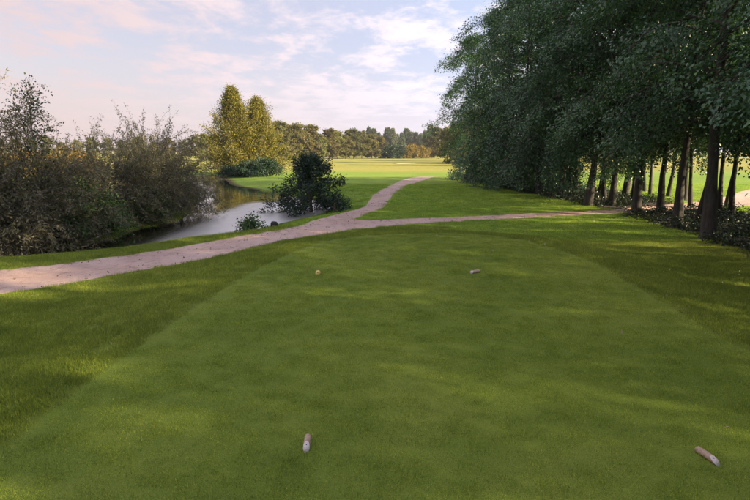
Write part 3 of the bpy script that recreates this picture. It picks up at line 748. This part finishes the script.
# ---- golden conifers beyond the pond
def conifer(seed, H, rad, n1, nlv, ll, lw, mats, hb=.4, shape=1.0, el=(5, 55), clump=.3, spire=.0, r0=.22, up=.25, n2=4, bulge=1.0, lump=0.0):
    rg = np.random.default_rng(seed); tr = Tubes(); br = Tubes(); LP = []; LC = []; LO = []
    tr.add([(0, 0, -.3), (0, 0, .3), (0, 0, H * .5), (0, 0, H * .98)], [r0 * 1.6, r0 * 1.1, r0 * .6, .02], 8)
    for i in range(n1):
        t = ((i + rg.random()) / n1) ** 1.15; h = hb + (H - hb) * t
        az = i * 2.39996 + rg.normal(0, .3)
        Rr = (rad * (1 - t ** bulge) ** shape * rg.uniform(.78, 1.16) + .10 * rad * (1 - t * .4)) * (1 + lump * math.sin(3 * az + 7 * t))
        e = R(el[0] + (el[1] - el[0]) * t + rg.normal(0, 7))
        d = np.array([math.cos(az) * math.cos(e), math.sin(az) * math.cos(e), math.sin(e)])
        P = polyline((0, 0, h - .1 * Rr), d, Rr, 4, rg, 0, .06, up * .3); br.add(P, max(.012, r0 * .2 * (1 - t)) * np.linspace(1, .2, len(P)), 4)
        for j in range(n2):
            s = .35 + .65 * (j + rg.random()) / n2; q, qd = along(P, s)
            q = q + rg.normal(0, clump * .5, 3) * [1, 1, .6]; m = int(nlv * rg.uniform(.5, 1.5)) + 1
            off = rg.normal(0, 1, (m, 3)) * np.array([clump * .75, clump * .75, clump]) ; LP.append(q + off); LC.append(np.full(m, rg.normal(0, .13))); LO.append(np.repeat(norm(np.array([d[0], d[1], up]))[None], m, 0))
    LP = np.concatenate(LP); LC = np.concatenate(LC); LO = np.concatenate(LO); n = len(LP)
    nor = norm(LO * .8 + rg.normal(0, .6, (n, 3)) + np.array([0, 0, .35])); tip = norm(np.array([0, 0, up * 2]) + LO * .6 + rg.normal(0, .5, (n, 3)))
    cm = leaves('crown', LP, tip, nor, ll * rg.uniform(.6, 1.3, n), lw * rg.uniform(.6, 1.3, n), mats[1], rg, .15, rg.normal(.47, .16, n) + LC)
    return tr.mesh('trunk', mats[0]), br.mesh('branches', mats[0]), cm


cm_ = (M['bark2'], M['cypress'])
CY = [conifer(301, 13.2, 5.6, 230, 46, .22, .12, cm_, hb=.5, shape=.78, el=(5, 65), clump=.45, bulge=1.05, lump=.2, n2=5), conifer(302, 12.0, 5.6, 220, 46, .22, .12, cm_, hb=.4, shape=.78, el=(5, 65), clump=.45, bulge=1.1, lump=.2, n2=5)]
px_tree('golden_conifer', CY[0], 236, 176.5, -.8, .2, .75, 'taller golden-green conifer with rounded tip, left of the pair beyond the pond', group='pair of golden conifers beyond the pond')
px_tree('golden_conifer', CY[1], 260, 175.5, -.8, 1.7, .74, 'shorter golden-green conifer on the right of the pair beyond the pond', group='pair of golden conifers beyond the pond')
DK = [bush(320, 2.3, 2.6, 60, 26, (M['bark2'], M['yew']), .22, .13, spread=.2), bush(321, 2.0, 2.2, 50, 26, (M['bark2'], M['yew']), .22, .13, spread=.2)]
for k, (px, py, s, lab) in enumerate([(231, 177.5, .6, 'dark low shrub at the left foot of the golden conifers by the water'), (249, 178.2, .8, 'dark shrub under the middle of the golden conifers'), (265, 177.5, .85, 'dark shrub at the right foot of the golden conifers')]):
    px_tree('dark_shrub', DK[k % 2], px, py, -.8, k * 2.0, s, lab, 'shrub', 'dark shrubs under the golden conifers', ('stems', 'foliage'))

# ---- dark spreading tree at the right tip of the pond
YW = conifer(336, 3.2, 2.3, 66, 46, .14, .055, (M['bark2'], M['yew']), hb=.4, shape=.7, el=(0, 35), clump=.15, r0=.10, up=.08, n2=6, bulge=1.1, lump=.10)
px_tree('dark_pine', YW, 311, 210.5, -.75, .8, 1.0, 'dark spreading pine leaning over the right tip of the pond')
SH = bush(331, .9, .8, 30, 22, bm_, .07, .045)
px_tree('bank_shrub', SH, 337, 207.5, -.7, .3, .95, 'small green shrub at the right tip of the pond beside the dark pine', 'bush', None, ('stems', 'foliage'))
SH2 = bush(332, .62, .52, 20, 14, bm_, .085, .06)
px_tree('bank_plant', SH2, 251, 233, -.6, 1.3, 1.0, 'leafy plant on the near bank standing against the bright water', 'plant', None, ('stems', 'foliage'))

# ---- far tree belts
fm = (M['bark2'], M['far']); pm = (M['bark2'], M['pine'])
PF = lambda Rm: (lambda t: Rm * (.55 + .75 * math.sin(min(1, .12 + t) * math.pi * .8)) * (1 if t < .7 else max(.3, 1 - (t - .7) * 1.6)))
FAR = [broadleaf(400 + k, Hh, .25, 2.2 + .4 * (k % 2), PF(Rr), 26, 6, 3, 16, .62, .50, fm, droop=.25, spread=.42, elev=(10, 65), twig_l=.9, trunk_sides=6, tube2=False) for k, (Hh, Rr) in enumerate([(14.5, 4.0), (13.2, 4.4), (15.6, 3.8), (12.2, 3.6)])]
PIN = [conifer(420 + k, Hh, 4.8, 90, 26, .9, .6, pm, hb=2.0, shape=.5, el=(0, 50), clump=.6, n2=4) for k, Hh in enumerate((20., 18.5, 21.5))]
GS = [bush(430, 5.2, 3.6, 50, 26, (M['bark2'], M['gold']), .6, .45, spread=.5)]
DS = [bush(431, 5.0, 3.8, 50, 26, (M['bark2'], M['yew']), .6, .45, spread=.5)]


def far_list(spec, meshes, name, label, group, seed, cat='tree', names=('trunk', 'branches', 'crown')):
    rg = np.random.default_rng(seed)
    for i, (px, D, s) in enumerate(spec):
        x = (px - 375) / F_PX * D; y = D * math.cos(0)
        z = gz(x, y)
        lab = label(i, px) if callable(label) else label
        plant_tree(name, meshes[int(rg.integers(len(meshes)))], (x, y, z - .1), rg.random() * 6.28, s * rg.uniform(.94, 1.06), lab, cat, group, names)


belt = [(281, 165, .80), (290, 178, .86), (300, 180, .80), (310, 186, .78), (320, 190, .72), (330, 196, .70), (338, 202, .72), (346, 205, .72), (354, 210, .74), (362, 222, .72), (372, 226, .62), (380, 232, .66)]
far_list(belt, FAR, 'broadleaf_tree', lambda i, px: 'olive tree in the sunlit belt across the fairway, %s right of the golden conifers' % ORD[i], 'sunlit tree belt across the fairway', 41)
belt2 = [(276, 195, .75), (295, 205, .88), (313, 212, .82), (333, 222, .74), (350, 232, .74), (367, 245, .7)]
far_list(belt2, FAR, 'broadleaf_tree', 'olive tree in the second rank of the belt across the fairway, its top showing between', 'second rank of the tree belt across the fairway', 42)
pines = [(346 + 4.6 * k, 335 + 14 * (k % 3) + (k % 2) * 20, .70 + .07 * ((k * 7) % 4)) for k in range(20)]
far_list(pines, PIN, 'conifer_tree', 'grey-green conifer in the tall far wood at the end of the fairway', 'far conifer wood at the end of the fairway', 43)
shr = [(403, 235, .85), (412, 240, 1.0), (421, 243, .9), (428, 252, .8)]
far_list(shr, GS, 'golden_shrub', lambda i, px: 'yellow autumn shrub before the far conifers, %s from the left' % ORD[i], 'yellow shrubs before the far conifers', 44, 'shrub', ('stems', 'foliage'))
far_list([(389, 230, 1.05), (397, 234, 1.1)], DS, 'dark_shrub', lambda i, px: ['dark shrub where the sunlit belt meets the yellow shrubs', 'dark shrub touching the leftmost yellow shrub'][i], 'dark shrubs before the far conifers', 45, 'shrub', ('stems', 'foliage'))
far_list([(436, 215, .82), (427, 262, .85), (446, 160, .74), (455, 128, .62), (463, 105, .56)], FAR, 'broadleaf_tree', lambda i, px: ['dusky tree right of the yellow shrubs at the far end', 'bluish tree behind the yellow shrubs at the right end of the far wood', 'olive tree just left of the end of the dark alder row', 'tree partly hidden by the last alder of the row', 'tree peeping out beneath the last alder of the row'][i], 'trees at the right end of the fairway', 46)
# left side, behind the willows and beside the golden conifers
lf = [(218, 160, .52), (209, 170, .5), (199, 182, .55)] + [(188 - 15 * k, 250 + 12 * (k % 3), .58 + .06 * (k % 2)) for k in range(14)]
far_list(lf, FAR, 'broadleaf_tree', lambda i, px: ('yellow-green tree left of the golden conifers, %s from them' % ORD[i]) if i < 3 else 'sunlit tree in the far belt glimpsed behind the left-bank willows', 'far trees behind the willows', 47)
lg = [(95 - 13 * k, 60 + 3 * (k % 2), .42 + .05 * (k % 3)) for k in range(8)]
far_list(lg, GS, 'golden_hedge_bush', 'yellowing hedge bush glimpsed behind the left-bank willows', 'yellow hedge behind the willows', 48, 'bush', ('stems', 'foliage'))
# trees beyond the field on the right, seen between the trunks, and the belt that throws bands of shade over the fairway
rf = [(24 + 9 * k, 128 + 7 * (k % 2) + k * 3, .85) for k in range(7)]
for i, (x, y, s) in enumerate(rf):
    plant_tree('broadleaf_tree', FAR[i % 4], (x, y, gz(x, y) - .1), i * 1.1, s, 'tree beyond the bright field glimpsed between the alder trunks', 'tree', 'trees beyond the field on the right')


# ------------------------------------------------------------------ small objects on the grass
def log_marker(L, w, h, cut, mats, seed):
    """split-log tee marker: D-shaped body, the near end sawn at a slant and painted pale, bored hole"""
    rg = np.random.default_rng(seed); n = 10; rows = 7; V = []; F = []
    n = 14; a = np.arange(n) / n * 2 * np.pi
    sec = np.column_stack([np.cos(a) * w / 2, h / 2 - np.sin(a) * h / 2])
    for r_ in range(rows):
        t = r_ / (rows - 1)
        for (x, z) in sec:
            y = -L / 2 + t * L
            if r_ == 0: y += cut * z / h         # slanted face: top set back
            if 0 < r_: y = max(y, -L / 2 + cut * z / h + .004 * r_)
            V.append((x + rg.normal(0, .0008), y, z + rg.normal(0, .0008)))
    for r_ in range(rows - 1):
        for i in range(n): k = r_ * n + i; k2 = r_ * n + (i + 1) % n; F.append((k, k + n, k2 + n, k2))
    back = [tuple((rows - 1) * n + i for i in range(n))]
    me = mesh_from('log', V, [np.array(F), np.array(back)], [mats[0]])
    c = .0015; EV = [(x * 1.0, -L / 2 + cut * z / h - c, z) for x, z in sec] + [(x * 1.0, -L / 2 + cut * z / h + .004, z) for x, z in sec]
    ef = [tuple(range(n))]; eq = [(i, i + n, (i + 1) % n + n, (i + 1) % n) for i in range(n)]
    end = mesh_from('end_face', EV, [np.array(ef), np.array(eq)], [mats[1]])
    hz_ = h * .74; yy = -L / 2 + cut * hz_ / h - .003; r = w * .09; m = 10; HV = []
    up = norm(np.array([0, cut, h])); 
    for k in range(m):
        b_ = 2 * math.pi * k / m; HV.append(np.array([0, yy, hz_]) + np.array([1, 0, 0]) * r * math.cos(b_) + up * r * math.sin(b_))
    HV = HV + [v + np.array([0, .012, -.002]) for v in HV]
    hf = [tuple(range(m))]; hq = [(k, k + m, (k + 1) % m + m, (k + 1) % m) for k in range(m)]
    return me, end, mesh_from('bored_hole', HV, [np.array(hf), np.array(hq)], [mats[2]])


def place_marker(px, py, z, rz, args, mats, label, seed, tilt=0):
    p = at(px, py, z); e = empty('tee_marker', (p[0], p[1], gz(*p) - .003), rz); e.rotation_euler[0] = tilt
    a_, b_, c_ = log_marker(*args, mats, seed); l_ = link('log', a_, e); en = link('end_face', b_, e); link('bored_hole', c_, en)
    tag(e, label, 'tee marker', 'wooden tee markers on the tee')


wmats = (M['wood'], M['woodend'], M['dark']); ymats = (M['yellow'], M['yellow'], M['dark'])
place_marker(307, 446, 0, R(3), (.19, .050, .050, .085), wmats, 'pale split-log tee marker with rounded sawn end, lower middle of the tee', 1)
place_marker(708, 459, 0, R(14), (.19, .050, .050, .075), wmats, 'split-log tee marker lying aslant in the bottom right corner of the tee', 2)
place_marker(318, 274.5, 0, R(4), (.12, .090, .070, .015), ymats, 'small yellow tee marker with a dark hole, far left part of the tee', 3)
place_marker(475, 273, 0, R(-58), (.20, .075, .06, .03), wmats, 'small white-ended brown log tee marker, far right part of the tee', 4)


def stump():
    rg = np.random.default_rng(9); n = 14; V = []; F = []
    prof = [(.10, -.08), (.125, 0), (.12, .08), (.125, .15), (.11, .21), (.07, .245)]
    for r_, z in prof:
        for i in range(n):
            a_ = 2 * math.pi * i / n; q = r_ * (1 + .10 * math.sin(3 * a_ + 1) + rg.normal(0, .05)); V.append((q * math.cos(a_), q * math.sin(a_), z + rg.normal(0, .006)))
    for k in range(len(prof) - 1):
        for i in range(n): F.append((k * n + i, k * n + (i + 1) % n, (k + 1) * n + (i + 1) % n, (k + 1) * n + i))
    top = [tuple((len(prof) - 1) * n + i for i in range(n))]
    return mesh_from('dark_stump', V, [np.array(F), np.array(top)], [M['stump']], True)


p = at(274, 226.5, -.6); o = link('dark_stump', stump()); o.location = (p[0], p[1], gz(*p)); o.scale = (1.15,) * 3
tag(o, 'small round dark stump on the near bank, right of the leafy plant', 'stump')
tb = Tubes(); tb.add([(0, 0, -.2), (0, 0, .1), (.01, 0, .40), (.012, 0, .46), (.012, 0, .475)], [.055, .055, .052, .048, .02], 8)
p = at(334.5, 211.5, -.65); o = link('wooden_stake', tb.mesh('wooden_stake', M['stake'])); o.location = (p[0], p[1], gz(*p))
tag(o, 'short red-brown wooden stake on the bank at the right tip of the pond', 'stake')


# ------------------------------------------------------------------ grass blades, undergrowth, fallen leaves (scattered)
def tuft(seed, n, rad, h, w, mat, lean=.55, gauss=True):
    rg = np.random.default_rng(seed); a = rg.random(n) * 2 * np.pi; r = rad * np.sqrt(rg.random(n)) * rg.uniform(.6, 1.1, n)
    B = np.column_stack([r * np.cos(a), r * np.sin(a), np.full(n, -.004)])
    hh = h * rg.uniform(.5, 1.25, n); th = rg.random(n) * 2 * np.pi; ln = np.abs(rg.normal(0, lean, n))
    tip = B + np.column_stack([np.cos(th) * np.sin(ln) * hh, np.sin(th) * np.sin(ln) * hh, np.cos(ln) * hh])
    ph = rg.random(n) * np.pi; s = np.column_stack([np.cos(ph), np.sin(ph), np.zeros(n)]) * (w * rg.uniform(.6, 1.3, n))[:, None] * .5
    V = np.stack([B - s, B + s, tip], 1).reshape(-1, 3); F = np.arange(3 * n).reshape(-1, 3)
    return bpy.data.objects.new('tuft_source', mesh_from('tuft_source', V, F, [mat], False, rg.random(n)))


def ivy_sprig(seed, n, rad, h, mat, ll=.07, lw=.055):
    rg = np.random.default_rng(seed); a = rg.random(n) * 2 * np.pi; r = rad * np.sqrt(rg.random(n))
    P = np.column_stack([r * np.cos(a), r * np.sin(a), h * rg.random(n) ** 1.5]); nor = norm(rg.normal(0, .5, (n, 3)) + [0, 0, .8]); tip = norm(rg.normal(0, 1, (n, 3)) * [1, 1, .4])
    return bpy.data.objects.new('sprig_source', leaves('sprig_source', P, tip, nor, ll * rg.uniform(.6, 1.2, n), lw, mat, rg))


def scatter(name, P, scl, srcs, label, seed, tilt=.0):
    rg = np.random.default_rng(seed); n = len(P)
    me = bpy.data.meshes.new(name); me.vertices.add(n); me.vertices.foreach_set('co', np.asarray(P, np.float32).ravel())
    a = me.attributes.new('scl', 'FLOAT', 'POINT'); a.data.foreach_set('value', np.asarray(scl, np.float32))
    rot = np.column_stack([rg.normal(0, tilt, n), rg.normal(0, tilt, n), rg.random(n) * 6.283]).astype(np.float32)
    a = me.attributes.new('rot', 'FLOAT_VECTOR', 'POINT'); a.data.foreach_set('vector', rot.ravel())
    a = me.attributes.new('pick', 'INT', 'POINT'); a.data.foreach_set('value', rg.integers(0, len(srcs), n).astype(np.int32))
    o = link(name, me)
    ng = bpy.data.node_groups.new(name + '_scatter', 'GeometryNodeTree')
    ng.interface.new_socket('Geometry', in_out='INPUT', socket_type='NodeSocketGeometry'); ng.interface.new_socket('Geometry', in_out='OUTPUT', socket_type='NodeSocketGeometry')
    N = ng.nodes.new; L = ng.links.new; gi = N('NodeGroupInput'); go = N('NodeGroupOutput'); j = N('GeometryNodeJoinGeometry')
    def attr(nm, ty): q = N('GeometryNodeInputNamedAttribute'); q.data_type = ty; q.inputs['Name'].default_value = nm; return q.outputs[0]
    for k, so in enumerate(srcs):
        ip = N('GeometryNodeInstanceOnPoints'); oi = N('GeometryNodeObjectInfo'); oi.inputs['Object'].default_value = so; oi.inputs['As Instance'].default_value = True
        cmp_ = N('FunctionNodeCompare'); cmp_.data_type = 'INT'; cmp_.operation = 'EQUAL'; L(attr('pick', 'INT'), cmp_.inputs[2]); cmp_.inputs[3].default_value = k
        L(gi.outputs[0], ip.inputs['Points']); L(cmp_.outputs[0], ip.inputs['Selection']); L(oi.outputs['Geometry'], ip.inputs['Instance'])
        er = N('FunctionNodeEulerToRotation'); L(attr('rot', 'FLOAT_VECTOR'), er.inputs[0]); L(er.outputs[0], ip.inputs['Rotation']); L(attr('scl', 'FLOAT'), ip.inputs['Scale'])
        L(ip.outputs[0], j.inputs[0])
    L(j.outputs[0], go.inputs[0])
    md = o.modifiers.new('scatter', 'NODES'); md.node_group = ng
    return tag(o, label, name.replace('_', ' ').split(' ')[-1], None, 'stuff')


def sample(bands, seed, slope=.80):
    rg = np.random.default_rng(seed); out = []; sc_ = []
    for y0, y1, dens, s in bands:
        w = slope * y1 + 1.2; n = int((y1 - y0) * 2 * w * dens); X = rg.uniform(-w, w, n); Y = rg.uniform(y0, y1, n)
        k = np.abs(X) < slope * Y + 1.2; out.append(np.column_stack([X[k], Y[k]])); sc_.append(np.full(k.sum(), s))
    P = np.concatenate(out); s = np.concatenate(sc_) * rg.uniform(.8, 1.25, len(P)); return P, s


def grass():
    P, s = sample([(1.9, 5, 170, .95), (5, 9, 150, 1.0), (9, 15, 100, 1.15), (15, 24, 40, 1.6), (24, 40, 16, 2.2)], 77)
    dt = sdf(TEE, P[:, 0], P[:, 1]); dpa = sdf(PATH, P[:, 0], P[:, 1]); dpo = sdf(POND, P[:, 0], P[:, 1]); dfl = sdf(FLOOR, P[:, 0], P[:, 1])
    ok = (dpa > .02) & (dpo > .12) & (dfl > -.25)
    Z = ground_z(P[:, 0], P[:, 1]); P3 = np.column_stack([P, Z])
    t = ok & (dt < -.10)  # gap in the blades leaves a dark ground line for the edge's shadow
    scatter('tee_grass', P3[t], s[t] * .95, [tuft(500 + k, 170, .13, .019, .0030, M['tee_blade'], .7) for k in range(4)], 'fine close-mown grass covering the tee', 1, .05)
    r_ = ok & (dt >= .05) & (P[:, 1] < 17) & ((P[:, 0] < 2.5) | (P[:, 1] < 14))
    scatter('rough_grass', P3[r_], s[r_], [tuft(510 + k, 130, .14, .044, .0040, M['rough_blade'], .72) for k in range(4)], 'longer coarse grass around the tee and down to the path', 2, .05)
    f_ = ok & (dt >= .05) & ~r_
    scatter('lawn_grass', P3[f_], s[f_], [tuft(520 + k, 120, .14, .030, .0042, M['field_blade'], .65) for k in range(3)], 'mown grass of the island and banks beyond the path', 3, .05)
    # undergrowth under the row
    rg = np.random.default_rng(8); Q = np.column_stack([rg.uniform(7, 16, 9000), rg.uniform(4, 62, 9000)])
    df = sdf(FLOOR, Q[:, 0], Q[:, 1]); dq = sdf(PATH, Q[:, 0], Q[:, 1]); k = (df < .1) & (dq > .15) & (rg.random(9000) < .30 + .6 * (vnoise(Q[:, 0], Q[:, 1], 1.3, 2) > -.1)); Q = Q[k]
    scatter('ivy_undergrowth', np.column_stack([Q, ground_z(Q[:, 0], Q[:, 1])]), rg.uniform(.6, 1.5, len(Q)), [ivy_sprig(530 + k, 26, .24, .26, M['ivy']) for k in range(3)], 'low dark ivy and weeds under the row of trees', 4, .1)
    # pale fallen leaves on the lawn near the trees
    rg = np.random.default_rng(21); n = 900; Q = np.column_stack([rg.uniform(-4, 9.5, n), rg.uniform(3, 20, n)]); w = np.clip((Q[:, 0] + 1) / 9, .03, 1) ** 2
    k = (rg.random(n) < w * .55) & (sdf(FLOOR, Q[:, 0], Q[:, 1]) > -.3); Q = Q[k]
    scatter('fallen_leaves', np.column_stack([Q, ground_z(Q[:, 0], Q[:, 1]) + .036]), rg.uniform(.6, 1.2, len(Q)), [ivy_sprig(540 + k, 1, .01, .004, M['fallen'], .055, .04) for k in range(4)], 'pale fallen leaves lying on the lawn towards the trees', 5, .2)


def litter():
    rg = np.random.default_rng(33); n = 9000; Q = np.column_stack([rg.uniform(-11, 11, n), rg.uniform(6, 26, n)])
    d = sdf(PATH, Q[:, 0], Q[:, 1]); w = np.exp(-(np.abs(d + .12) / .22)) * .8 + .10 + .25 * (vnoise(Q[:, 0], Q[:, 1], 2.1, 4) > .45)
    k = (d < -.02) & (rg.random(n) < w); Q = Q[k]
    scatter('path_litter', np.column_stack([Q, ground_z(Q[:, 0], Q[:, 1]) - .022]), rg.uniform(.4, 1.1, len(Q)), [ivy_sprig(550 + k, 3, .05, .008, M['brown'], .05, .03) for k in range(4)], 'small brown leaves and crumbs strewn on the gravel path', 6, .15)


grass()
litter()


# ------------------------------------------------------------------ evening air
def haze(density):
    m, nt, N, L, out = nodes('evening_haze')
    v = N('ShaderNodeVolumePrincipled'); v.inputs['Color'].default_value = (.80, .84, .95, 1); v.inputs['Density'].default_value = density; v.inputs['Anisotropy'].default_value = .2
    L(v.outputs[0], out.inputs['Volume'])
    x0, x1, y0, y1, z0, z1 = -900, 900, -120, 900, -3.0, 24.
    V = [(x, y, z) for x in (x0, x1) for y in (y0, y1) for z in (z0, z1)]
    F = [(0, 1, 3, 2), (4, 6, 7, 5), (0, 4, 5, 1), (2, 3, 7, 6), (0, 2, 6, 4), (1, 5, 7, 3)]
    tag(link('haze', mesh_from('haze', V, np.array(F), [m])), 'thin evening haze over the whole course', 'haze', None, 'stuff')


haze(.00024)
